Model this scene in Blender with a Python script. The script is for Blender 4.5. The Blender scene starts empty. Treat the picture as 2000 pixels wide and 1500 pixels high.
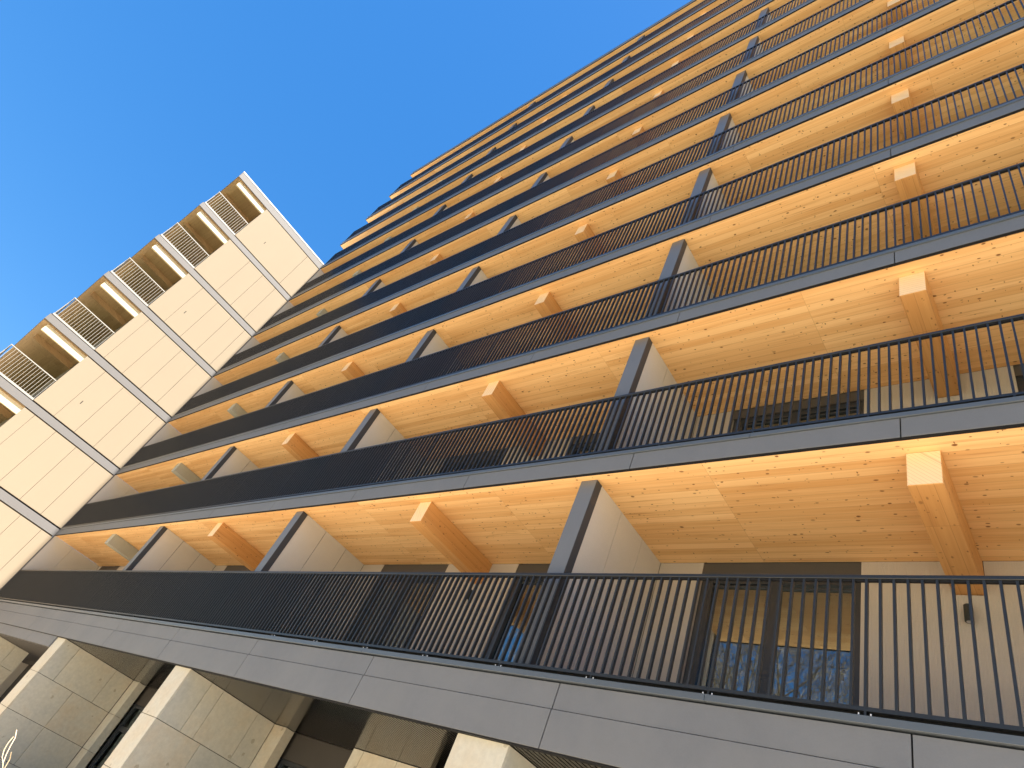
import bpy, math, random
from mathutils import Vector, Matrix
R = math.radians
SC = bpy.context.scene
COL = SC.collection

# ------------------------------------------------------------------ camera, sky, sun, exposure
G = 6.45                      # height of the first-floor wooden ceiling above the pavement
cd = bpy.data.cameras.new('camera')
cam = bpy.data.objects.new('camera', cd)
COL.objects.link(cam)
RV = Vector((0.75063276, 0.54921097, 0.36731154)); UV = Vector((0.18610414, -0.70916509, 0.68003685)); FV = Vector((-0.63396822, 0.44209974, 0.63453299))
M = Matrix((RV, UV, -FV)).transposed().to_4x4()
M.translation = Vector((4.667, -5.201, G - 4.840))
cam.matrix_world = M
cd.sensor_width = 36.0
cd.lens = 22.053
cd.clip_start = 0.05
cd.clip_end = 2000
SC.camera = cam

SUN_EL = R(60.0)
SUN_AZ = R(0.1)               # measured from +X, minus = towards the viewer's side of the facade
sun_dir = Vector((math.cos(SUN_EL) * math.cos(SUN_AZ), math.cos(SUN_EL) * math.sin(SUN_AZ), math.sin(SUN_EL)))
W = bpy.data.worlds.new('World')
SC.world = W
W.use_nodes = True
wn = W.node_tree.nodes; wl = W.node_tree.links
wn.clear()
wo = wn.new('ShaderNodeOutputWorld'); bg = wn.new('ShaderNodeBackground'); sky = wn.new('ShaderNodeTexSky')
sky.sky_type = 'NISHITA'
sky.sun_disc = False
sky.sun_elevation = SUN_EL
sky.sun_rotation = math.pi / 2 - math.atan2(sun_dir.y, sun_dir.x)
sky.air_density = 1.0; sky.dust_density = 0.35; sky.ozone_density = 2.2
bg.inputs['Strength'].default_value = 0.068
# deeper blue and a gentler fall-off towards the horizon than the plain model gives
hs = wn.new('ShaderNodeSeparateColor'); hs.mode = 'HSV'
hc = wn.new('ShaderNodeCombineColor'); hc.mode = 'HSV'
vp = wn.new('ShaderNodeMath'); vp.operation = 'POWER'; vp.inputs[1].default_value = 0.40
vm = wn.new('ShaderNodeMath'); vm.operation = 'MULTIPLY'; vm.inputs[1].default_value = 1.45
sm = wn.new('ShaderNodeMath'); sm.operation = 'MULTIPLY'; sm.inputs[1].default_value = 1.34; sm.use_clamp = True
wl.new(sky.outputs[0], hs.inputs[0]); wl.new(hs.outputs[0], hc.inputs[0])
wl.new(hs.outputs[1], sm.inputs[0]); wl.new(sm.outputs[0], hc.inputs[1])
wl.new(hs.outputs[2], vp.inputs[0]); wl.new(vp.outputs[0], vm.inputs[0]); wl.new(vm.outputs[0], hc.inputs[2])
wl.new(hc.outputs[0], bg.inputs[0]); wl.new(bg.outputs[0], wo.inputs[0])
sl = bpy.data.lights.new('sun', 'SUN')
sl.energy = 3.0; sl.angle = R(0.5); sl.color = (1.0, 0.93, 0.82)
so = bpy.data.objects.new('sun', sl)
so.rotation_euler = sun_dir.to_track_quat('Z', 'Y').to_euler()
so.location = sun_dir * 120
COL.objects.link(so)
SC.view_settings.view_transform = 'Standard'
SC.view_settings.look = 'None'
SC.view_settings.exposure = 2.52
SC.view_settings.gamma = 1.0

# ------------------------------------------------------------------ mesh helpers
class MB:
    def __init__(s):
        s.v = []; s.f = []; s.m = []
    def box(s, x0, x1, y0, y1, z0, z1, mi=0):
        n = len(s.v)
        s.v += [(x, y, z) for z in (z0, z1) for y in (y0, y1) for x in (x0, x1)]
        for q in ((0, 2, 3, 1), (4, 5, 7, 6), (0, 1, 5, 4), (2, 6, 7, 3), (0, 4, 6, 2), (1, 3, 7, 5)):
            s.f.append(tuple(n + i for i in q)); s.m.append(mi)
    def quad(s, pts, mi=0):
        n = len(s.v); s.v += pts; s.f.append(tuple(range(n, n + len(pts)))); s.m.append(mi)
    def tube(s, a, b, ra, rb, k=5, mi=0):
        a = Vector(a); b = Vector(b); d = (b - a)
        if d.length < 1e-6: return
        d.normalize()
        u = d.orthogonal().normalized(); w = d.cross(u)
        n = len(s.v)
        for c, rr in ((a, ra), (b, rb)):
            for i in range(k):
                t = 2 * math.pi * i / k
                s.v.append(tuple(c + u * (rr * math.cos(t)) + w * (rr * math.sin(t))))
        for i in range(k):
            j = (i + 1) % k
            s.f.append((n + i, n + j, n + k + j, n + k + i)); s.m.append(mi)
        s.f.append(tuple(n + i for i in reversed(range(k)))); s.m.append(mi)
        s.f.append(tuple(n + k + i for i in range(k))); s.m.append(mi)
    def build(s, name, mats, parent=None, bevel=0.0, loc=None):
        me = bpy.data.meshes.new(name)
        me.from_pydata(s.v, [], s.f)
        if not isinstance(mats, (list, tuple)): mats = [mats]
        for m in mats: me.materials.append(m)
        if len(mats) > 1:
            me.polygons.foreach_set('material_index', s.m)
        me.update()
        o = bpy.data.objects.new(name, me)
        COL.objects.link(o)
        if parent: o.parent = parent
        if loc: o.location = loc
        if bevel:
            md = o.modifiers.new('bevel', 'BEVEL'); md.width = bevel; md.segments = 1; md.limit_method = 'ANGLE'
        return o

def empty(name, loc=(0, 0, 0)):
    o = bpy.data.objects.new(name, None); COL.objects.link(o); o.location = loc; return o
def tag(o, label=None, cat=None, group=None, kind=None):
    if label: o['label'] = label
    if cat: o['category'] = cat
    if group: o['group'] = group
    if kind: o['kind'] = kind
    return o
def copy_tree(o, kids, parent=None):
    c = o.copy(); COL.objects.link(c)
    if parent: c.parent = parent
    for ch in kids.get(o.name, []): copy_tree(ch, kids, c)
    return c
def kids_of(o, d=None):
    d = {} if d is None else d
    d[o.name] = [c for c in bpy.data.objects if c.parent == o]
    for c in d[o.name]: kids_of(c, d)
    return d

# ------------------------------------------------------------------ materials
def mat(name):
    m = bpy.data.materials.new(name); m.use_nodes = True
    nt = m.node_tree
    return m, nt, nt.nodes, nt.links, nt.nodes['Principled BSDF']
def N(nt, t, **kw):
    n = nt.nodes.new(t)
    for k, v in kw.items(): setattr(n, k, v)
    return n
def mth(nt, op, a, b=None, c=None):
    n = nt.nodes.new('ShaderNodeMath'); n.operation = op
    for i, v in enumerate((a, b, c)):
        if v is None: continue
        if isinstance(v, (int, float)): n.inputs[i].default_value = v
        else: nt.links.new(v, n.inputs[i])
    return n.outputs[0]
def ramp(nt, fac, stops):
    n = nt.nodes.new('ShaderNodeValToRGB')
    el = n.color_ramp.elements
    el[0].position, el[0].color = stops[0][0], (*stops[0][1], 1)
    el[1].position, el[1].color = stops[-1][0], (*stops[-1][1], 1)
    for p, c in stops[1:-1]:
        e = el.new(p); e.color = (*c, 1)
    nt.links.new(fac, n.inputs[0]); return n.outputs[0]
def mixc(nt, mode, fac, a, b):
    n = nt.nodes.new('ShaderNodeMix'); n.data_type = 'RGBA'; n.blend_type = mode
    for i, v in ((0, fac), (6, a), (7, b)):
        if isinstance(v, (int, float)): n.inputs[i].default_value = v
        elif isinstance(v, tuple): n.inputs[i].default_value = (*v, 1) if len(v) == 3 else v
        else: nt.links.new(v, n.inputs[i])
    return n.outputs[2]
def comb(nt, x, y, z=0.0):
    n = nt.nodes.new('ShaderNodeCombineXYZ')
    for i, v in enumerate((x, y, z)):
        if isinstance(v, (int, float)): n.inputs[i].default_value = v
        else: nt.links.new(v, n.inputs[i])
    return n.outputs[0]
def noise(nt, vec, scale, detail=4.0, rough=0.55, dist=0.0):
    n = nt.nodes.new('ShaderNodeTexNoise'); n.inputs['Scale'].default_value = scale
    n.inputs['Detail'].default_value = detail; n.inputs['Roughness'].default_value = rough
    n.inputs['Distortion'].default_value = dist
    nt.links.new(vec, n.inputs['Vector']); return n.outputs['Fac']

def wood(name, light, dark, lam=0.12, board=3.4, along='x', knots=1.0, rough=0.6, tonew=0.22):
    m, nt, nd, lk, bs = mat(name)
    geo = N(nt, 'ShaderNodeNewGeometry'); sp = N(nt, 'ShaderNodeSeparateXYZ'); lk.new(geo.outputs['Position'], sp.inputs[0])
    X, Y, Z = sp.outputs
    if along == 'x':
        u = mth(nt, 'ADD', X, mth(nt, 'MULTIPLY', Z, 5.37)); v = mth(nt, 'ADD', Y, mth(nt, 'MULTIPLY', Z, 1.913))
    else:
        u = mth(nt, 'ADD', Y, mth(nt, 'MULTIPLY', mth(nt, 'FLOOR', mth(nt, 'MULTIPLY', X, 0.7)), 3.71))
        v = mth(nt, 'ADD', mth(nt, 'MULTIPLY', X, 1.0), mth(nt, 'MULTIPLY', Z, 1.0))
    vec = comb(nt, u, v, 0.0)
    br = N(nt, 'ShaderNodeTexBrick'); br.offset = 0.37; br.offset_frequency = 1; br.squash = 1.0
    br.inputs['Scale'].default_value = 1.0; br.inputs['Brick Width'].default_value = board
    br.inputs['Row Height'].default_value = lam; br.inputs['Mortar Size'].default_value = 0.0026
    br.inputs['Mortar Smooth'].default_value = 0.4; br.inputs['Bias'].default_value = 0.0
    br.inputs['Color1'].default_value = (0, 0, 0, 1); br.inputs['Color2'].default_value = (1, 1, 1, 1)
    br.inputs['Mortar'].default_value = (0.5, 0.5, 0.5, 1)
    lk.new(vec, br.inputs['Vector'])
    tone = br.outputs['Color']; mort = br.outputs['Fac']
    # per-board offset so that the grain breaks at every joint
    off = mth(nt, 'MULTIPLY', tone, 37.0)
    g1 = noise(nt, comb(nt, mth(nt, 'MULTIPLY', u, 0.55), mth(nt, 'MULTIPLY', v, 26.0), off), 1.0, 5, 0.6, 0.25)
    g2 = noise(nt, comb(nt, mth(nt, 'MULTIPLY', u, 0.30), mth(nt, 'MULTIPLY', v, 7.0), off), 1.0, 3, 0.5, 0.4)
    big = noise(nt, comb(nt, mth(nt, 'MULTIPLY', u, 0.25), mth(nt, 'MULTIPLY', v, 1.0), 3.0), 1.0, 2, 0.5)
    f = mth(nt, 'ADD', mth(nt, 'MULTIPLY', g1, 0.45), mth(nt, 'MULTIPLY', g2, 0.45))
    f = mth(nt, 'ADD', f, mth(nt, 'MULTIPLY', mth(nt, 'SUBTRACT', tone, 0.5), tonew)); f = mth(nt, 'ADD', f, 0.10)
    f = mth(nt, 'ADD', f, mth(nt, 'MULTIPLY', big, 0.20))
    base = ramp(nt, f, [(0.40, light), (0.60, tuple(a * 0.6 + b * 0.4 for a, b in zip(light, dark))), (0.84, dark)])
    # knots
    kfs = []
    dens = noise(nt, comb(nt, mth(nt, 'MULTIPLY', u, 0.8), mth(nt, 'MULTIPLY', v, 3.0), 7.0), 1.0, 3, 0.6)
    dens = mth(nt, 'MULTIPLY', mth(nt, 'SUBTRACT', dens, 0.5), 1.9)
    for sc, el, thr, rad in ((2.9, 0.66, 0.25, 0.042), (4.6, 0.55, 0.30, 0.052), (8.0, 0.5, 0.42, 0.066), (3.7, 2.1, 0.42, 0.050)):
        vo = N(nt, 'ShaderNodeTexVoronoi'); vo.voronoi_dimensions = '2D'; vo.inputs['Scale'].default_value = sc
        wob = noise(nt, vec, 9.0, 2)
        lk.new(comb(nt, mth(nt, 'ADD', mth(nt, 'MULTIPLY', u, el), mth(nt, 'MULTIPLY', wob, 0.02)), mth(nt, 'ADD', v, mth(nt, 'MULTIPLY', wob, 0.02)), 0), vo.inputs['Vector'])
        sc3 = N(nt, 'ShaderNodeSeparateXYZ'); lk.new(vo.outputs['Color'], sc3.inputs[0])
        pres = mth(nt, 'GREATER_THAN', mth(nt, 'ADD', sc3.outputs[0], dens), thr + 0.14)
        rr = mth(nt, 'MULTIPLY', mth(nt, 'ADD', mth(nt, 'MULTIPLY', sc3.outputs[1], 0.8), 0.45), rad)
        q = mth(nt, 'DIVIDE', vo.outputs['Distance'], rr)
        kk = N(nt, 'ShaderNodeMapRange'); kk.interpolation_type = 'SMOOTHSTEP'
        kk.inputs[1].default_value = 1.25; kk.inputs[2].default_value = 0.55; kk.inputs[3].default_value = 0; kk.inputs[4].default_value = 1
        lk.new(q, kk.inputs[0])
        kfs.append(mth(nt, 'MULTIPLY', mth(nt, 'MULTIPLY', kk.outputs[0], pres), mth(nt, 'ADD', mth(nt, 'MULTIPLY', sc3.outputs[2], 0.6), 0.5)))
    kf = kfs[0]
    for k in kfs[1:]: kf = mth(nt, 'MAXIMUM', kf, k)
    kf = mth(nt, 'MULTIPLY', kf, knots)
    st = noise(nt, comb(nt, mth(nt, 'MULTIPLY', u, 0.8), mth(nt, 'MULTIPLY', v, 42.0), off), 1.0, 2, 0.5, 0.5)
    stm = noise(nt, comb(nt, mth(nt, 'MULTIPLY', u, 1.3), mth(nt, 'MULTIPLY', v, 4.0), 11.0), 1.0, 2, 0.5)
    sf_ = mth(nt, 'MULTIPLY', ramp(nt, st, [(0.56, (0, 0, 0)), (0.68, (1, 1, 1))]), ramp(nt, stm, [(0.48, (0, 0, 0)), (0.66, (1, 1, 1))]))
    base = mixc(nt, 'MIX', mth(nt, 'MULTIPLY', sf_, 0.6), base, (dark[0] * 0.72, dark[1] * 0.60, dark[2] * 0.5))
    col = mixc(nt, 'MIX', kf, base, (dark[0] * 0.33, dark[1] * 0.25, dark[2] * 0.22))
    col = mixc(nt, 'MIX', mth(nt, 'MULTIPLY', mort, 0.55), col, (dark[0] * 0.5, dark[1] * 0.42, dark[2] * 0.35))
    lk.new(col, bs.inputs['Base Color'])
    bs.inputs['Roughness'].default_value = rough; bs.inputs['Specular IOR Level'].default_value = 0.3
    bp = N(nt, 'ShaderNodeBump'); bp.inputs['Strength'].default_value = 0.25; bp.inputs['Distance'].default_value = 0.003
    lk.new(mth(nt, 'SUBTRACT', g1, mort), bp.inputs['Height']); lk.new(bp.outputs[0], bs.inputs['Normal'])
    return m

def mineral(name, col, var=0.10, speck=0.12, rough=0.75, scale=1.0, bump=0.15, ribs=0.0, spec=0.3, streak=0.0, tint=None):
    m, nt, nd, lk, bs = mat(name)
    geo = N(nt, 'ShaderNodeNewGeometry'); P = geo.outputs['Position']
    sp = N(nt, 'ShaderNodeSeparateXYZ'); lk.new(P, sp.inputs[0]); X, Y, Z = sp.outputs
    n1 = noise(nt, P, 0.9 * scale, 5, 0.6); n2 = noise(nt, P, 75.0 * scale, 2, 0.7); n3 = noise(nt, P, 9.0 * scale, 4, 0.6)
    f = mth(nt, 'ADD', mth(nt, 'MULTIPLY', mth(nt, 'SUBTRACT', n1, 0.5), 2 * var), 1.0)
    f = mth(nt, 'ADD', f, mth(nt, 'MULTIPLY', mth(nt, 'SUBTRACT', n2, 0.5), 2 * speck))
    f = mth(nt, 'ADD', f, mth(nt, 'MULTIPLY', mth(nt, 'SUBTRACT', n3, 0.5), var))
    if streak:
        st = noise(nt, comb(nt, mth(nt, 'MULTIPLY', X, 2.2), mth(nt, 'MULTIPLY', Y, 2.2), mth(nt, 'MULTIPLY', Z, 0.35)), 1.0, 4, 0.6)
        f = mth(nt, 'ADD', f, mth(nt, 'MULTIPLY', mth(nt, 'SUBTRACT', st, 0.5), streak))
    c = mixc(nt, 'MULTIPLY', 1.0, col, comb(nt, f, f, f))
    if tint:
        c = mixc(nt, 'MIX', mth(nt, 'MULTIPLY', ramp(nt, n1, [(0.42, (0, 0, 0)), (0.68, (1, 1, 1))]), 0.55), c, tint)
    lk.new(c, bs.inputs['Base Color'])
    bs.inputs['Roughness'].default_value = rough; bs.inputs['Specular IOR Level'].default_value = spec
    h = mth(nt, 'ADD', n2, mth(nt, 'MULTIPLY', n3, 0.5))
    if ribs:
        h = mth(nt, 'ADD', h, mth(nt, 'MULTIPLY', mth(nt, 'SINE', mth(nt, 'MULTIPLY', mth(nt, 'ADD', X, Y), 6.283 / 0.022)), ribs))
    bp = N(nt, 'ShaderNodeBump'); bp.inputs['Strength'].default_value = bump; bp.inputs['Distance'].default_value = 0.006
    lk.new(h, bp.inputs['Height']); lk.new(bp.outputs[0], bs.inputs['Normal'])
    return m

def paint(name, col, rough=0.35, spec=0.5, var=0.12, metal=0.0):
    m, nt, nd, lk, bs = mat(name)
    geo = N(nt, 'ShaderNodeNewGeometry'); P = geo.outputs['Position']
    n1 = noise(nt, P, 2.1, 4, 0.6); n2 = noise(nt, P, 60.0, 2, 0.6)
    f = mth(nt, 'ADD', 1.0, mth(nt, 'MULTIPLY', mth(nt, 'SUBTRACT', n1, 0.5), 2 * var))
    lk.new(mixc(nt, 'MULTIPLY', 1.0, col, comb(nt, f, f, f)), bs.inputs['Base Color'])
    lk.new(mth(nt, 'ADD', rough - 0.06, mth(nt, 'MULTIPLY', n2, 0.12)), bs.inputs['Roughness'])
    bs.inputs['Specular IOR Level'].default_value = spec; bs.inputs['Metallic'].default_value = metal
    return m

def stone(name):
    m, nt, nd, lk, bs = mat(name)
    geo = N(nt, 'ShaderNodeNewGeometry'); P = geo.outputs['Position']
    sp = N(nt, 'ShaderNodeSeparateXYZ'); lk.new(P, sp.inputs[0]); X, Y, Z = sp.outputs
    # each slab is its own quarry piece: tone by island
    isl = geo.outputs['Random Per Island']
    n1 = noise(nt, P, 2.2, 6, 0.65, 0.3); n2 = noise(nt, P, 14.0, 5, 0.65); n3 = noise(nt, P, 90.0, 2, 0.7)
    base = ramp(nt, mth(nt, 'ADD', mth(nt, 'MULTIPLY', n1, 0.75), mth(nt, 'MULTIPLY', isl, 0.28)),
                [(0.30, (0.46, 0.445, 0.39)), (0.55, (0.54, 0.505, 0.42)), (0.88, (0.53, 0.43, 0.30))])
    f = mth(nt, 'ADD', 0.76, mth(nt, 'ADD', mth(nt, 'MULTIPLY', n2, 0.40), mth(nt, 'MULTIPLY', n3, 0.10)))
    c = mixc(nt, 'MULTIPLY', 1.0, base, comb(nt, f, f, f))
    vo = N(nt, 'ShaderNodeTexVoronoi'); vo.inputs['Scale'].default_value = 4.5
    lk.new(mixc(nt, 'ADD', 0.12, P, comb(nt, n2, n1, n2)), vo.inputs['Vector'])
    s3 = N(nt, 'ShaderNodeSeparateXYZ'); lk.new(vo.outputs['Color'], s3.inputs[0])
    blot = mth(nt, 'MULTIPLY', mth(nt, 'LESS_THAN', mth(nt, 'ADD', vo.outputs['Distance'], mth(nt, 'MULTIPLY', n3, 0.08)), mth(nt, 'MULTIPLY', s3.outputs[1], 0.22)), mth(nt, 'GREATER_THAN', s3.outputs[0], 0.55))
    c = mixc(nt, 'MIX', mth(nt, 'MULTIPLY', blot, 0.42), c, (0.21, 0.165, 0.10))
    lk.new(c, bs.inputs['Base Color']); bs.inputs['Roughness'].default_value = 0.6; bs.inputs['Specular IOR Level'].default_value = 0.3
    bp = N(nt, 'ShaderNodeBump'); bp.inputs['Strength'].default_value = 0.2; bp.inputs['Distance'].default_value = 0.004
    lk.new(n2, bp.inputs['Height']); lk.new(bp.outputs[0], bs.inputs['Normal'])
    return m

def glass(name, tint=(0.80, 0.84, 0.82)):
    m = bpy.data.materials.new(name); m.use_nodes = True
    nt = m.node_tree; nt.nodes.clear()
    out = N(nt, 'ShaderNodeOutputMaterial'); mx = N(nt, 'ShaderNodeMixShader'); tr = N(nt, 'ShaderNodeBsdfTransparent'); gl = N(nt, 'ShaderNodeBsdfGlossy')
    fr = N(nt, 'ShaderNodeFresnel'); fr.inputs['IOR'].default_value = 3.4
    tr.inputs['Color'].default_value = (*tint, 1); gl.inputs['Roughness'].default_value = 0.0; gl.inputs['Color'].default_value = (0.78, 0.90, 0.95, 1)
    nt.links.new(fr.outputs[0], mx.inputs[0]); nt.links.new(tr.outputs[0], mx.inputs[1]); nt.links.new(gl.outputs[0], mx.inputs[2])
    nt.links.new(mx.outputs[0], out.inputs[0])
    return m

M_CEIL = wood('spruce ceiling', (0.93, 0.612, 0.295), (0.70, 0.372, 0.135))
M_BEAM = wood('spruce beam', (0.70, 0.375, 0.135), (0.55, 0.26, 0.08), lam=0.14, board=5.0, along='y', knots=0.8, tonew=0.10)
M_EDGE = wood('spruce edge beam', (0.92, 0.82, 0.60), (0.80, 0.66, 0.42), lam=0.045, board=5.0, along='y', knots=0.4)
M_WCEIL = wood('gallery ceiling', (0.50, 0.335, 0.175), (0.37, 0.23, 0.11), lam=0.25, board=4.0)
M_PANEL = mineral('beige panel', (0.58, 0.535, 0.475), 0.04, 0.09, 0.8, bump=0.25)
M_WALL = mineral('ribbed beige panel', (0.45, 0.395, 0.335), 0.04, 0.08, 0.8, bump=0.3, ribs=0.5)
M_FASCIA = mineral('grey fibre cement', (0.148, 0.150, 0.158), 0.10, 0.07, 0.52, bump=0.06, spec=0.45, streak=0.12)
M_FASCIA_WORN = mineral('grey fibre cement weathered', (0.146, 0.150, 0.162), 0.14, 0.07, 0.55, bump=0.06, spec=0.45, streak=0.15, tint=(0.165, 0.165, 0.168))
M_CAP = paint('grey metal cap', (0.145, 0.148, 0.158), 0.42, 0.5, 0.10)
M_CAPSHADE = paint('shaded metal cap side', (0.044, 0.049, 0.058), 0.45, 0.4, 0.10)  # same cap metal, with the shade of its side put into the colour
M_RAIL = paint('anthracite railing paint', (0.017, 0.019, 0.022), 0.36, 0.5, 0.08)
M_STRIP = paint('blue grey edge metal', (0.085, 0.10, 0.12), 0.33, 0.5, 0.10)
M_DARK = paint('dark joint and rail shade', (0.012, 0.012, 0.013), 0.7, 0.2, 0.05)
M_HEAD = paint('brown grey header', (0.075, 0.066, 0.058), 0.6, 0.3, 0.06)
M_FRAME = paint('anthracite frame', (0.028, 0.032, 0.038), 0.4, 0.5, 0.06)
M_CONC = mineral('raw concrete', (0.40, 0.385, 0.32), 0.12, 0.06, 0.85, bump=0.2)
M_CREAM = mineral('cream render', (0.282, 0.232, 0.170), 0.02, 0.02, 0.85, bump=0.1, streak=0.03)
M_BAND = mineral('pale grey band', (0.155, 0.149, 0.149), 0.05, 0.03, 0.6, bump=0.05)
M_JOINT = paint('render joint', (0.13, 0.10, 0.075), 0.8, 0.2, 0.05)
M_BARS = paint('galvanised bars', (0.36, 0.34, 0.31), 0.4, 0.5, 0.05)
M_WHITE = paint('white metal', (0.50, 0.50, 0.50), 0.4, 0.5, 0.02)
M_STONE = stone('travertine')
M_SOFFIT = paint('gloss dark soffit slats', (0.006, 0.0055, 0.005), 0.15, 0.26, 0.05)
M_GLASS = glass('window glass')
M_BLIND = mineral('fabric blind', (0.46, 0.38, 0.24), 0.02, 0.10, 0.9, scale=2.0, bump=0.1)
M_DECK = mineral('pale balcony floor', (0.50, 0.46, 0.40), 0.06, 0.05, 0.8, bump=0.1)
M_ENDG_LIT = wood('lit beam end grain', (0.90, 0.65, 0.40), (0.87, 0.61, 0.36), lam=0.045, board=5.0, along='y', knots=0.5, tonew=0.1)  # end grain, paler because the front light is put into its colour
M_ROOM = paint('room interior', (0.30, 0.29, 0.27), 0.9, 0.1, 0.05)
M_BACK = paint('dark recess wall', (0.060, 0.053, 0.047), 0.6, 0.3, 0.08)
M_BOLT = paint('zinc bolt', (0.6, 0.6, 0.6), 0.25, 0.6, 0.02, 0.0)
M_PAVE = mineral('pale paving', (0.63, 0.545, 0.42), 0.10, 0.08, 0.85, bump=0.1)
M_LAWN = mineral('spring lawn', (0.10, 0.12, 0.045), 0.25, 0.2, 0.9, bump=0.3)
M_BARK = mineral('bark', (0.28, 0.225, 0.155), 0.2, 0.15, 0.9, bump=0.4)
M_TWIG = mineral('pale twig', (0.62, 0.50, 0.33), 0.15, 0.1, 0.7, bump=0.2)
M_LAMP = paint('black lamp housing', (0.018, 0.022, 0.020), 0.45, 0.5, 0.05)

def zz(z): return z + G

# ------------------------------------------------------------------ ground
b = MB(); b.quad([(-700, -700, 0), (700, -700, 0), (700, 700, 0), (-700, 700, 0)])
tag(b.build('ground', M_PAVE), kind='structure')
b = MB(); b.quad([(-120, -60, 0.004), (60, -60, 0.004), (60, -13, 0.004), (-120, -13, 0.004)])
tag(b.build('lawn', M_LAWN), kind='structure')

# ------------------------------------------------------------------ the timber tower
XR = 10.9                    # right end, outside the frame
XW = -24.62                  # plane of the gallery wing that meets the tower
XE = -25.48                  # left end of the tower above the wing
FINS = [7.2, 0.0, -7.22, -14.41]
tower = empty('apartment_tower', (-7.0, 0.9, 0))
tag(tower, 'tall apartment tower of dark railed balconies under orange spruce ceilings', 'building')
OFF = Vector((-7.0, 0.9, 0))
def part(mb, name, mats, parent=None, bevel=0.0, base=tower):
    """mesh given in world coordinates, parented under base (or a part of it)"""
    o = mb.build(name, mats, parent or base, bevel)
    if parent is None:
        o.location = -base.location
    return o
def left(j): return XW + 0.004 if j <= 6 else XE

PANEL = 1.1925; POST0 = 0.884; PITCH = PANEL / 12
BW, BD = 0.018, 0.041
FY = -0.125                  # face of the fascia
RY0, RY1 = -0.128, -0.082    # rails
def railing(j):
    z0 = zz(3 * j); xl = left(j) + 0.05; xr = XR - 0.05
    t = MB(); t.box(xl, xr, RY0, RY1, z0 + 1.456, z0 + 1.490)
    if j >= 7: t.box(xl, xl + 0.046, RY1, 1.88, z0 + 1.456, z0 + 1.490)
    root = part(t, 'railing', M_RAIL, bevel=0.003 if j < 2 else 0)
    t = MB(); t.box(xl, xr, RY0 + 0.012, RY1 - 0.006, z0 + 1.438, z0 + 1.4555); t.build('rail_underside_shade', M_DARK, root)  # near-black bar added as the shade on the top rail's underside
    t = MB(); t.box(xl, xr, RY0 + 0.004, RY1 - 0.004, z0 + 0.366, z0 + 0.396)
    if j >= 7: t.box(xl + 0.004, xl + 0.042, RY1, 1.88, z0 + 0.366, z0 + 0.396)
    t.build('bottom_rail', M_RAIL, root)
    fill = MB()
    n0 = math.ceil((xl - POST0) / PITCH); n1 = math.floor((xr - POST0) / PITCH)
    for n in range(n0, n1 + 1):
        x = POST0 + n * PITCH
        post = n % 12 == 0
        if post:
            tgt = MB() if (j <= 1 and -5.2 < x < 6.0) else fill
            tgt.box(x - 0.010, x + 0.010, RY0 + 0.002, RY1 - 0.002, z0 + 0.396, z0 + 1.456)
            tgt.box(x - 0.008, x + 0.008, RY0 + 0.006, RY1 - 0.006, z0 + 0.325, z0 + 0.366)
            if tgt is not fill and j != -1:
                tgt.build('post', M_RAIL, root)
            elif tgt is not fill:
                o = tgt.build('post', M_RAIL, root)
                k = MB()
                for s in (-0.04, 0.04):
                    k.tube((x + s, RY0 - 0.002, z0 + 0.3315), (x + s, RY0 - 0.002, z0 + 0.345), 0.0055, 0.005, 6)
                k.build('bolt', M_BOLT, o)
        else:
            ind = (j == -1 and -2.2 < x < 4.75) or (j == 0 and 2.2 < x < 4.75)
            tgt = MB() if ind else fill
            tgt.box(x - BW / 2, x + BW / 2, -0.122, -0.122 + BD, z0 + 0.396, z0 + 1.456)
            if ind: tgt.build('baluster', M_RAIL, root)
    if j >= 7:
        y = 0.0
        while y < 1.85:
            fill.box(xl + 0.006, xl + 0.006 + BD, y, y + BW, z0 + 0.396, z0 + 1.456); y += PITCH
    o = fill.build('baluster_infill', M_RAIL, root); o['kind'] = 'stuff'
    return root

def fascia(j):
    z0 = zz(3 * j); xl = left(j) - 0.0; first = j == -1
    b = MB()
    if first: rows = [(-0.363, -0.005, 0.0), (0.002, 0.252, 0.008)]
    elif j == 10: rows = [(0.009, 0.36, 0.0)]
    else: rows = [(0.009, 0.262, 0.0)]
    n = math.floor((xl - 0.555) / 3.0)
    while 0.555 + n * 3.0 < XR:
        a = max(xl, 0.555 + n * 3.0 + 0.006); c = min(XR, 0.555 + (n + 1) * 3.0 - 0.006)
        for r0, r1, dy in rows:
            b.box(a, c, FY - 0.0 + dy, FY + 0.036 + dy, z0 + r0, z0 + r1)
        n += 1
    if j >= 7: 
        b.box(xl - 0.036, xl - 0.002, FY, 1.95, z0 + rows[0][0], z0 + rows[-1][1])
    o = part(b, 'fascia', M_FASCIA_WORN if first else M_FASCIA, bevel=0.002 if j < 1 else 0)
    u = MB(); u.box(xl, XR, -0.074, -0.060, z0 + (0.013 if j >= 0 else -0.36), z0 + 0.372)
    if j < 10: u.build('upstand', M_DARK, o)
    # metal angle along the slab edge with joints every fourth railing panel
    e = MB(); x = XR; k = math.floor((xl - 2.06) / 4.77)
    top = 0.36 if j == 10 else 0.262
    s0, s1 = (0.262, 0.327) if j != 10 else (0.372, 0.432)
    while 2.06 + k * 4.77 < XR:
        a = max(xl, 2.06 + k * 4.77 + 0.002); c = min(XR, 2.06 + (k + 1) * 4.77 - 0.002)
        e.box(a, c, FY - 0.016, -0.03, z0 + s0 + 0.008, z0 + s1)
        k += 1
    e.build('edge_strip', M_STRIP, o, bevel=0.002 if j < 1 else 0)
    if not first:
        d = MB(); d.box(xl, XR, FY + 0.004, -0.0855, z0 - 0.004, z0 + 0.0085)
        d.build('drip_edge', M_DARK, o)
    return o

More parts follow.
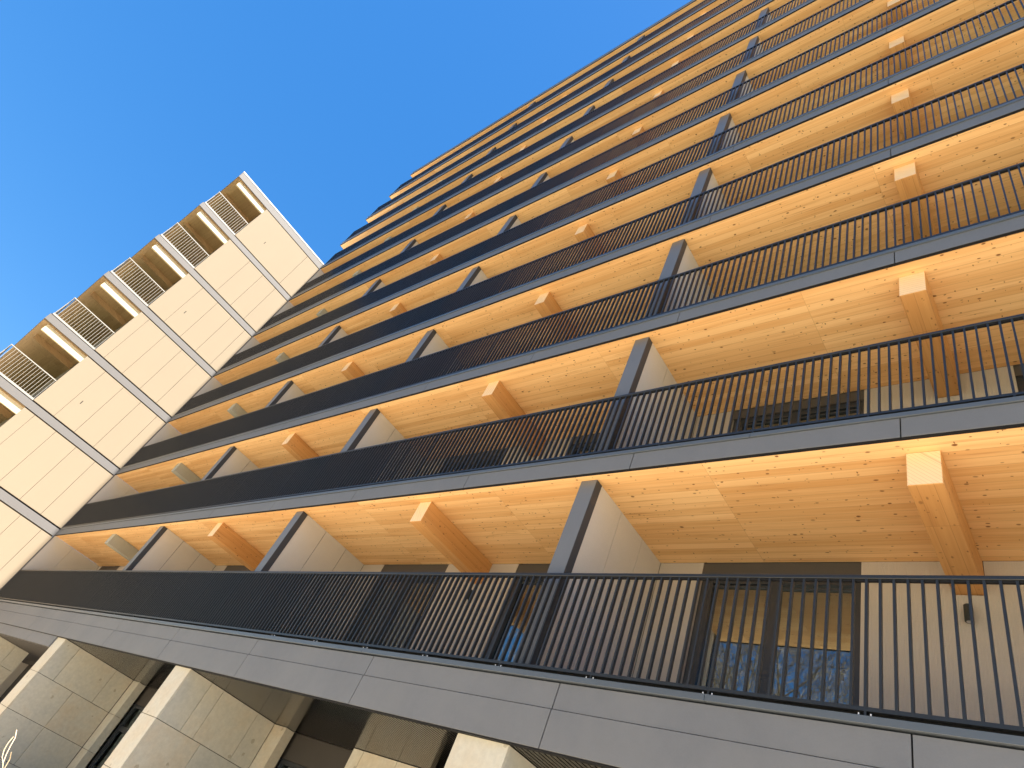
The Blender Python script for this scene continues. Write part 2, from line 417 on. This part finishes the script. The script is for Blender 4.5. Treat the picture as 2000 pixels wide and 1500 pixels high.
for j in range(-1, 11):
    z0 = zz(3 * j); xl = left(j)
    fascia(j)
    s = MB()
    s.box(xl + 0.02, XR - 0.02, -0.058, 1.96, z0 + (0.125 if j >= 0 else -0.30), z0 + (0.27 if j < 10 else 0.33))
    part(s, 'floor_slab', M_DECK)
    if j >= 0:
        c = MB(); c.box(xl + 0.006, XR - 0.02, -0.085, 1.905, z0, z0 + 0.0125)
        c.box(xl + 0.03, XR - 0.03, -0.056, 1.905, z0 + 0.0125, z0 + 0.12)
        part(c, 'wood_ceiling', M_CEIL)
    if j < 10:
        railing(j)

# partition walls: metal cap in front, three concrete panels behind
def make_partition():
    H0, H1 = 0.275, 2.998
    b = MB()
    for a, c in ((0.134, 0.697), (0.707, 1.318), (1.328, 1.900)):
        b.box(-0.247, -0.003, a, c, H0, H1)
    r = b.build('partition_wall', [M_PANEL], tower)
    k = MB(); k.box(-0.235, -0.015, 0.14, 1.89, H0 + 0.01, H1 - 0.003); k.build('joint_backing', M_DARK, r)
    c = MB(); c.box(-0.25, 0.0, 0.0, 0.132, H0, H1 - 0.002)
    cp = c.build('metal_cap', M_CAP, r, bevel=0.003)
    c = MB(); c.box(0.0005, 0.0035, 0.005, 0.1315, H0, H1 - 0.004); c.build('cap_side_shade', M_CAPSHADE, cp)  # thin added plate, coloured dark as the shaded side of the cap
    return r
p0 = make_partition(); kd = kids_of(p0)
firstp = True
for j in range(-1, 10):
    for x in FINS:
        o = p0 if firstp else copy_tree(p0, kd, tower)
        firstp = False
        o.location = Vector((x, 0, zz(3 * j))) - tower.location

# glulam beams under every ceiling, and raw concrete ones near the wing
def make_beam(name, m, w, h, y0):
    b = MB(); b.box(-w / 2, w / 2, y0, 1.93, -h, -0.002)
    if isinstance(m, list): b.m[2] = 1
    return b.build(name, m, tower, bevel=0.006)
tb = make_beam('timber_beam', [M_BEAM, M_ENDG_LIT], 0.288, 0.405, 0.10)
cb = make_beam('concrete_beam', M_CONC, 0.30, 0.36, 0.12)
fb = fc = True
for j in range(0, 10):
    for x in (3.688, -3.515, -11.125):
        o = tb if fb else tb.copy()
        if not fb: COL.objects.link(o)
        fb = False
        o.location = Vector((x, 0, zz(3 * j))) - tower.location
    o = cb if fc else cb.copy()
    if not fc: COL.objects.link(o)
    fc = False
    o.location = Vector((-18.67, 0, zz(3 * j))) - tower.location

# rear wall panels, windows
YB = 1.906
BAYS = [(0.0, 7.2 - 0.25), (-7.22, -0.25), (-14.41, -7.47)]
def bay_layout(x0):
    """window pairs and beam pier, measured from the right face of the partition"""
    return [(0.672, 2.652), (4.43, 6.41)], (3.553, 3.835)
WINS = []
for x0, x1 in BAYS:
    dx = 0.0 if x0 == 0.0 else 0.055
    for a, c in bay_layout(x0)[0]: WINS.append((x0 + a + dx, x0 + c + dx))
WINS += [(-24.3, -22.32), (-17.4, -15.42)]
BEAMX = {0.0: 3.688, -7.22: -3.515, -14.41: -11.125}
def make_wall_panel(a, c, y0, h1, back=True):
    b = MB(); b.box(a, c, y0, YB + 0.05, 0.27, h1)
    r = b.build('wall_panel', M_WALL, tower)
    if back:
        k = MB(); k.box(a + 0.006, c - 0.006, YB + 0.052, YB + 0.12, 0.2, 3.06); k.build('joint_backing', M_DARK, r)
    return r
PANELS = []
def pan(a, c): PANELS.append(make_wall_panel(a, c, YB, 2.997))
for i, (x0, x1) in enumerate(BAYS):
    w = WINS[2 * i:2 * i + 2]; bx = BEAMX[x0]
    pan(x0 + 0.002, w[0][0] - 0.004)
    pan(w[0][1] + 0.004, bx - 0.150)
    q = make_wall_panel(bx - 0.142, bx + 0.142, YB - 0.004, 2.582, False); PANELS.append(q)
    k = MB(); k.box(bx - 0.19, bx + 0.19, YB + 0.052, YB + 0.12, 0.2, 3.06); k.build('joint_backing', M_DARK, q)
    pan(bx + 0.150, w[1][0] - 0.004)
    pan(w[1][1] + 0.004, x1 - 0.002)
pan(7.202, XR - 0.03)
w = WINS[6:8]
pan(XW + 0.01, w[0][0] - 0.004); pan(w[0][1] + 0.004, w[1][0] - 0.004); pan(w[1][1] + 0.004, -14.662)
PK = {o.name: [c for c in bpy.data.objects if c.parent == o] for o in PANELS}

def make_window():
    w = 1.98
    b = MB(); y = YB + 0.02                 # outer frame, mullion, bottom
    H0, H1 = 0.285, 2.795
    f0, f1 = y + 0.02, y + 0.10
    b.box(0.0, 0.165, f0, f1, H0, H1); b.box(w - 0.10, w, f0, f1, H0, H1)
    b.box(0.895, 1.055, f0 - 0.01, f1, H0, H1 - 0.09)
    b.box(0.165, w - 0.10, f0, f1, H1 - 0.09, H1); b.box(0.165, w - 0.10, f0, f1, H0, H0 + 0.11)
    b.box(0.165, 0.895, f0 + 0.012, f1, H1 - 0.135, H1 - 0.11); b.box(1.055, w - 0.10, f0 + 0.012, f1, H1 - 0.15, H1 - 0.125)
    r = b.build('window', M_FRAME, tower, bevel=0.003)
    h = MB(); h.box(-0.002, w + 0.002, YB + 0.006, YB + 0.05, 2.797, 2.996); h.build('header', M_HEAD, r)
    g = MB(); yy = y + 0.065
    for a, c in ((0.15, 0.90), (1.05, w - 0.09)):
        g.quad([(a, yy, H0 + 0.1), (c, yy, H0 + 0.1), (c, yy, H1 - 0.08), (a, yy, H1 - 0.08)])
    g.build('pane', M_GLASS, r)
    ro = MB(); X0, X1, Y0, Y1 = -0.15, w + 0.15, y + 0.102, y + 2.6
    ro.quad([(X0, Y1, H0), (X1, Y1, H0), (X1, Y1, H1 + .15), (X0, Y1, H1 + .15)])
    ro.quad([(X0, Y0, H0), (X0, Y1, H0), (X0, Y1, H1 + .15), (X0, Y0, H1 + .15)])
    ro.quad([(X1, Y0, H0), (X1, Y1, H0), (X1, Y1, H1 + .15), (X1, Y0, H1 + .15)])
    ro.quad([(X0, Y0, H0), (X1, Y0, H0), (X1, Y1, H0), (X0, Y1, H0)])
    ro.quad([(X0, Y0, H1 + .15), (X1, Y0, H1 + .15), (X1, Y1, H1 + .15), (X0, Y1, H1 + .15)])
    ro.build('room', M_ROOM, r)
    return r
w0 = make_window(); kd = kids_of(w0); fw = True
for j in range(-1, 10):
    for q in PANELS:
        o = q if j == -1 else copy_tree(q, PK, tower)
        o.location = Vector((0, 0, zz(3 * j))) - tower.location
    for a, c in WINS:
        o = w0 if fw else copy_tree(w0, kd, tower)
        fw = False
        o.location = Vector((a, 0, zz(3 * j))) - tower.location

# inner face of the wing where it closes the balconies, and the solid core behind everything
e = MB()
for j in range(-1, 6):
    for a, c in ((-0.09, 0.70), (0.706, 1.90)):
        e.box(XW - 0.1, XW, a, c, zz(3 * j) + 0.275, zz(3 * j) + 2.998)
part(e, 'end_wall', M_PANEL)
e = MB(); e.box(XE + 0.02, XE + 0.22, 1.96, 14.0, 0, zz(30.2)); e.box(XR - 0.25, XR - 0.02, -0.05, 14.0, 0.0, zz(30.2)); e.box(XE + 0.23, XR - 0.26, 13.7, 14.0, 0, zz(30.2))
part(e, 'outer_wall', M_PANEL)
e = MB(); e.box(XE, XR, 1.97, 14.05, zz(30.2), zz(30.34)); e.box(XE + 0.05, XR - 0.05, 0.3, 0.42, zz(30.345), zz(30.40))
part(e, 'roof', M_CAP)
for x in (-8.3, -19.1):
    e = MB(); e.box(x - 0.5, x + 0.5, -0.10, -0.05, zz(30.433), zz(30.50)); e.box(x - 0.62, x + 0.62, -0.09, -0.06, zz(30.434), zz(30.462))
    part(e, 'roof_bracket', M_DARK)

# ground floor: gloss slatted soffit, stone piers, recessed dark wall with windows
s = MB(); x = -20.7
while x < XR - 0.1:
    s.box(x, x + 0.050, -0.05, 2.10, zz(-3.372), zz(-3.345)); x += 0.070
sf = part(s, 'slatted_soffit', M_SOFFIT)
t = MB(); t.box(-21.0, XR - 0.1, -0.118, -0.058, zz(-3.378), zz(-3.366)); t.box(-21.0, XR - 0.1, -0.05, 2.12, zz(-3.335), zz(-3.325))
t.build('trim', M_DARK, sf)

def slab_face(b, x0, x1, y0, y1, zs, vs, axis):
    """stone slabs with open joints; axis 'x' = face normal +x (columns along y), 'y' = face normal -y"""
    for (za, zb), v in zip(zip(zs[1:], zs[:-1]), vs):
        cuts = v
        for a, c in zip(cuts[:-1], cuts[1:]):
            if axis == 'x': b.box(x0, x1, a + 0.004, c - 0.004, za + 0.004, zb - 0.004)
            else: b.box(a + 0.004, c - 0.004, y0, y1, za + 0.004, zb - 0.004)
ZS = [zz(-3.374), zz(-4.19), zz(-5.005), zz(-5.82), 0.0]
PIERS = [(-14.73, -14.085, [(0.0, 0.34, 1.41, 1.91), (0.0, 0.89, 1.91), (0.0, 0.89, 1.91), (0.0, 0.6, 1.91)]),
         (-7.66, -7.04, [(0.0, 0.41, 0.68, 1.50, 1.91), (0.0, 0.86, 1.91), (0.0, 1.2, 1.91), (0.0, 0.6, 1.91)]),
         (-0.546, 0.162, [(0.0, 0.5, 1.3, 1.91), (0.0, 0.9, 1.91), (0.0, 1.2, 1.91), (0.0, 0.6, 1.91)]),
         (6.55, 7.2, [(0.0, 0.5, 1.3, 1.91), (0.0, 0.9, 1.91), (0.0, 1.2, 1.91), (0.0, 0.6, 1.91)])]
for x0, x1, v in PIERS:
    b = MB()
    slab_face(b, x0, x1, -0.070, -0.032, ZS, [(x0 - 0.004, x1 + 0.004)] * 4, 'y')
    slab_face(b, x1 - 0.035, x1, -0.034, 1.91, ZS, [(-0.034,) + t[1:] for t in v], 'x')
    slab_face(b, x0, x0 + 0.035, -0.034, 1.91, ZS, [(-0.034,) + t[1:] for t in v], 'x')
    # narrow return slab beside the door opening
    slab_face(b, x1, x1 + 0.40, 1.925, 2.12, ZS, [(x1 - 0.03, x1 + 0.40)] * 4, 'y')
    pr = part(b, 'stone_pier', M_STONE, bevel=0.002)
    k = MB(); k.box(x0 + 0.036, x1 - 0.036, -0.031, 2.15, 0, zz(-3.376)); k.build('core', M_DARK, pr)
    b = MB(); slab_face(b, 0, 0, 1.90, 1.99, ZS, [(x1 + 2.465, x1 + 2.73, x1 + 3.55, x1 + 4.25)] * 4, 'y')
    part(b, 'stone_panel', M_STONE, bevel=0.002)
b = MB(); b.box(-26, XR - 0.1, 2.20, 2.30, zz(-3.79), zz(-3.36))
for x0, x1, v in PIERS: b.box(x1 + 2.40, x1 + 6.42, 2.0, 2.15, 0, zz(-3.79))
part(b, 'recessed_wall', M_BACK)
for x0, x1, v in PIERS:
    a, c = x1 + 0.32, x1 + 2.40
    b = MB(); y0, y1 = 2.19, 2.27; z1 = zz(-3.795)
    b.box(a, a + 0.075, y0, y1, 0, z1); b.box(c - 0.075, c, y0, y1, 0, z1); b.box(a + 0.075, c - 0.075, y0, y1, z1 - 0.075, z1)
    b.box(a + 0.075, c - 0.075, y0 + 0.01, y1, z1 - 0.62, z1 - 0.50); b.box(a + 0.075, a + 0.13, y0 + 0.02, y1, 0, z1 - 0.62)
    r = part(b, 'entrance_glazing', M_FRAME, bevel=0.003)
    g = MB(); g.quad([(a + .05, 2.24, 0), (c - .05, 2.24, 0), (c - .05, 2.24, z1 - .03), (a + .05, 2.24, z1 - .03)])
    g.build('pane', M_GLASS, r)
    g = MB(); g.quad([(a - .3, 5.0, 0), (c + .3, 5.0, 0), (c + .3, 5.0, z1 + .5), (a - .3, 5.0, z1 + .5)]); g.quad([(a - .3, 2.31, z1 + .2), (c + .3, 2.31, z1 + .2), (c + .3, 5.0, z1 + .2), (a - .3, 5.0, z1 + .2)])
    g.build('room', M_ROOM, r)
# lower lintel of the passage next to the wing
b = MB()
for a, c in ((-24.6, -22.9), (-22.888, -19.9), (-19.888, -16.9), (-16.888, -14.74)):
    b.box(a, c, -0.105, -0.06, zz(-3.635), zz(-3.375))
part(b, 'passage_lintel', M_FASCIA_WORN)
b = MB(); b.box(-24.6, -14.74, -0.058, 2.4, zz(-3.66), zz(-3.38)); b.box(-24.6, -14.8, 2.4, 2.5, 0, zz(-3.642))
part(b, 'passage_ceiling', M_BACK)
b = MB(); ZQ = [zz(-3.665), zz(-4.27), zz(-5.1), 0.0]
slab_face(b, -21.2, -20.65, 0.03, 1.15, ZQ, [(0.03, 0.7, 1.15)] * 3, 'x'); part(b, 'stone_pier', M_STONE)

# ------------------------------------------------------------------ gallery wing
wing = empty('gallery_wing', (XW - 6.0, -3.2, 0))
tag(wing, 'cream seven storey wing with grey floor bands and open corner galleries', 'building')
def wpart(mb, name, mats, parent=None, bevel=0.0): return part(mb, name, mats, parent, bevel, wing)
Y0, Y1, YL = -0.128, -6.25, -4.21      # junction, free end, edge of the gallery opening
XD = XW - 12.0
for k in range(-1, 7):
    z0 = zz(3 * k)
    b = MB()
    top = 0.25 if k < 6 else 0.34
    b.box(XD, XW + 0.008, Y1, Y0 + 0.003, z0 - 0.045, z0 + top)
    bd = wpart(b, 'floor_band', M_BAND, bevel=0.004)
    d = MB(); d.box(XD + .02, XW - 0.05, Y1 + 0.02, Y0, z0 + top, z0 + top + (0.06 if k < 6 else 0.012)); d.build('shadow_gap', M_DARK, bd)
    if k == 6:
        c = MB(); c.box(XD, XW + 0.022, Y1 - 0.02, Y0 + 0.004, z0 + 0.355, z0 + 0.43); c.build('coping', M_WHITE, bd)
        continue
    # wall slabs with vertical joints
    if k == 5: cuts = [Y0, -1.06, YL]
    elif k % 2 == 0: cuts = [Y0, -1.02, -1.91, -2.83, -3.76, YL]
    else: cuts = [Y0, -0.60, -1.48, -2.38, -3.31, YL]
    if k == 4: cuts = [Y0, -1.02, -1.91, -2.83, YL]
    w = MB(); ztop = z0 + 2.955; zb = z0 + 0.312
    for a, c in zip(cuts[:-1], cuts[1:]): w.box(XW - 0.085, XW, c + 0.006, a - 0.006, zb, ztop - 0.045)
    wb = MB(); wb.box(XW - 0.25, XW - 0.09, YL + 0.02, Y0 - 0.01, zb, ztop)
    w.box(XD, XW - 0.121, YL + 0.03, YL + 0.2, zb, ztop)
    wl_ = wpart(w, 'wall', M_CREAM)
    wb.build('joint_backing', M_JOINT, wl_)
    if k in (1, 3, 5):
        v = MB(); v.box(XW - 0.002, XW + 0.006, -3.035, -3.005, z0 + 1.28, z0 + 1.44); v.build('wall_slot', M_DARK, wl_)
    c = MB(); c.box(XD, XW - 0.03, Y1 + 0.03, YL + 0.02, z0 + 2.90, z0 + 2.954)
    wpart(c, 'gallery_ceiling', M_WCEIL)
    c = MB(); c.box(XD, XD + 0.1, Y1 + 0.03, YL, zb, ztop); wpart(c, 'gallery_end_wall', M_BACK)
    c = MB(); c.box(XW - 0.22, XW - 0.10, -6.0, YL + 0.02, z0 + 2.575, z0 + 2.899); wpart(c, 'edge_beam', M_EDGE)
    c = MB(); c.box(XW - 2.0, XW - 1.75, -6.0, YL + 0.02, z0 + 2.66, z0 + 2.899); wpart(c, 'inner_beam', M_WCEIL)
    # railing of white bars, front and end
    t = MB(); xr = XW - 0.02
    t.box(xr - 0.045, xr, Y1 + 0.05, YL - 0.01, z0 + 1.375, z0 + 1.41); t.box(XD, xr - 0.046, Y1 + 0.05, Y1 + 0.095, z0 + 1.375, z0 + 1.41)
    rl = wpart(t, 'gallery_railing', M_BARS)
    t = MB(); t.box(xr - 0.035, xr + 0.012, Y1 + 0.05, YL - 0.01, z0 + 0.29, z0 + 0.37); t.box(XD, xr - 0.036, Y1 + 0.05, Y1 + 0.085, z0 + 0.29, z0 + 0.37)
    t.build('base_rail', M_BARS, rl)
    nb = 17
    bars = MB()
    for i in range(nb + 1):
        y = Y1 + 0.07 + i * (YL - 0.04 - Y1 - 0.07) / nb
        bars.box(xr - 0.034, xr - 0.010, y - 0.0055, y + 0.0055, z0 + 0.37, z0 + 1.375)
    x = xr - 0.15
    while x > XD:
        bars.box(x - 0.005, x + 0.005, Y1 + 0.062, Y1 + 0.086, z0 + 0.37, z0 + 1.375); x -= 0.115
    bars.build('bars', M_BARS, rl)
b = MB(); b.box(XW - 0.10, XW + 0.006, -0.1265, -0.0905, 0, zz(17.95)); wpart(b, 'corner_trim', M_BAND)
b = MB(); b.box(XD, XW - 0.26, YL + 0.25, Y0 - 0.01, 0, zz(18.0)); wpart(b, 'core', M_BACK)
b = MB(); b.box(XW - 0.25, XW, YL, Y0, 0, zz(-3.05)); b.box(XW - 0.25, XW, Y1, YL - 0.01, 0, zz(-3.05)); wpart(b, 'wall', M_CREAM)

# ------------------------------------------------------------------ wall lamps beside the beams
def make_lamp(x, label):
    r = empty('wall_lamp', (x, YB - 0.004, zz(-0.665)))
    tag(r, label, 'lamp', 'black wall lamps on the first floor balconies')
    b = MB(); n = 20
    b.tube((0, -0.062, -0.092), (0, -0.062, 0.092), 0.040, 0.040, n)
    o = b.build('housing', M_LAMP, r, bevel=0.004)
    b = MB(); b.tube((0, -0.062, -0.0935), (0, -0.062, -0.0925), 0.026, 0.026, n); b.build('lens', M_WHITE, o)
    b = MB(); b.box(-0.028, 0.028, -0.024, 0.0, -0.06, 0.04); b.build('bracket', M_LAMP, r)
    return r
make_lamp(3.672, 'small black cylinder lamp on the beige wall right of the large window')
make_lamp(-3.535, 'small black cylinder lamp seen through dense balusters left of the middle partition')

# ------------------------------------------------------------------ bare shrub beside the viewer
def branch(mb, p, d, L, r, depth, rng, spread=0.6, k=5, minr=0.0025, up=0.15, wig=0.18):
    steps = 3 if wig < 0.2 else 5
    for s in range(steps):
        d = (d + Vector((rng.uniform(-1, 1), rng.uniform(-1, 1), rng.uniform(-1, 1))) * wig + Vector((0, 0, up * 0.4))).normalized()
        q = p + d * (L / steps); r2 = max(minr, r * 0.86)
        mb.tube(p, q, r, r2, k)
        if depth > 0 and s > 0 and (wig < 0.2 or s % 2 == 0):
            for _ in range(1 if s < steps - 1 else 2):
                a = d.orthogonal().normalized(); a.rotate(Matrix.Rotation(rng.uniform(0, 6.283), 3, d))
                nd = (d + a * spread * rng.uniform(0.6, 1.3)).normalized()
                branch(mb, q, nd, L * rng.uniform(0.55, 0.82), r2 * 0.72, depth - 1, rng, spread, max(3, k - 1), minr, up, wig)
        p, r = q, r2
rng = random.Random(5)
SHX, SHY = -0.20, -3.72
sh = empty('bare_shrub', (SHX, SHY, 0)); tag(sh, 'bare pale twigs of a leafless shrub in front of the stone piers', 'shrub')
b = MB()
for i in range(4):
    a = i * 1.6 + 0.5
    branch(b, Vector((0.03 * math.cos(a), 0.03 * math.sin(a), 0)), Vector((0.32 * math.cos(a), 0.32 * math.sin(a), 1)).normalized(), 0.62, 0.009, 3, rng, 0.6, 6, 0.0022, 0.12, 0.34)
b.build('twigs', M_TWIG, sh); sh.scale = (1.03, 1.03, 1.03)

# ------------------------------------------------------------------ bare trees across the lawn (mirrored in the windows)
def make_tree(seed, H):
    rg = random.Random(seed)
    tr = MB(); cr = MB()
    p = Vector((0, 0, 0)); d = Vector((0, 0, 1)); r = 0.22; n = 9
    for i in range(n):
        d = (d + Vector((rg.uniform(-.1, .1), rg.uniform(-.1, .1), 0.15))).normalized()
        q = p + d * (H * 0.72 / n); r2 = r * 0.84
        tr.tube(p, q, r, r2, 9)
        if i >= 2:
            for _ in range(3):
                a = rg.uniform(0, 6.283); nd = Vector((math.cos(a), math.sin(a), rg.uniform(0.5, 1.2))).normalized()
                branch(cr, q, nd, H * 0.17 * rg.uniform(0.8, 1.2), r2 * 0.5, 4, rg, 0.62, 5, 0.012, 0.12)
        p, r = q, r2
    branch(cr, p, d, H * 0.18, r, 4, rg, 0.6, 5, 0.012)
    return tr, cr
protos = []
for s in (3, 8):
    t, c = make_tree(s, 22.5)
    me = []
    r = empty('bare_tree'); t.build('trunk', M_BARK, r); c.build('crown', M_BARK, r)
    protos.append((r, kids_of(r)))
spots = [(-6.5, -19.5), (-10, -20.5), (-13, -23), (-8.5, -25), (-4.5, -26), (-17, -29), (5.5, -21), (-34, -29), (-12, -29), (10, -25)]
LT = 'tall leafless tree across the lawn, mirrored in the balcony windows'
for i, (x, y) in enumerate(spots):
    pr, kd = protos[i % 2]
    o = pr if i < 2 else copy_tree(pr, kd)
    o.location = (x, y, 0); o.rotation_euler = (0, 0, i * 1.3); s = 0.9 + 0.07 * (i % 4); o.scale = (s, s, s)
    tag(o, LT, 'tree', 'leafless trees across the lawn')
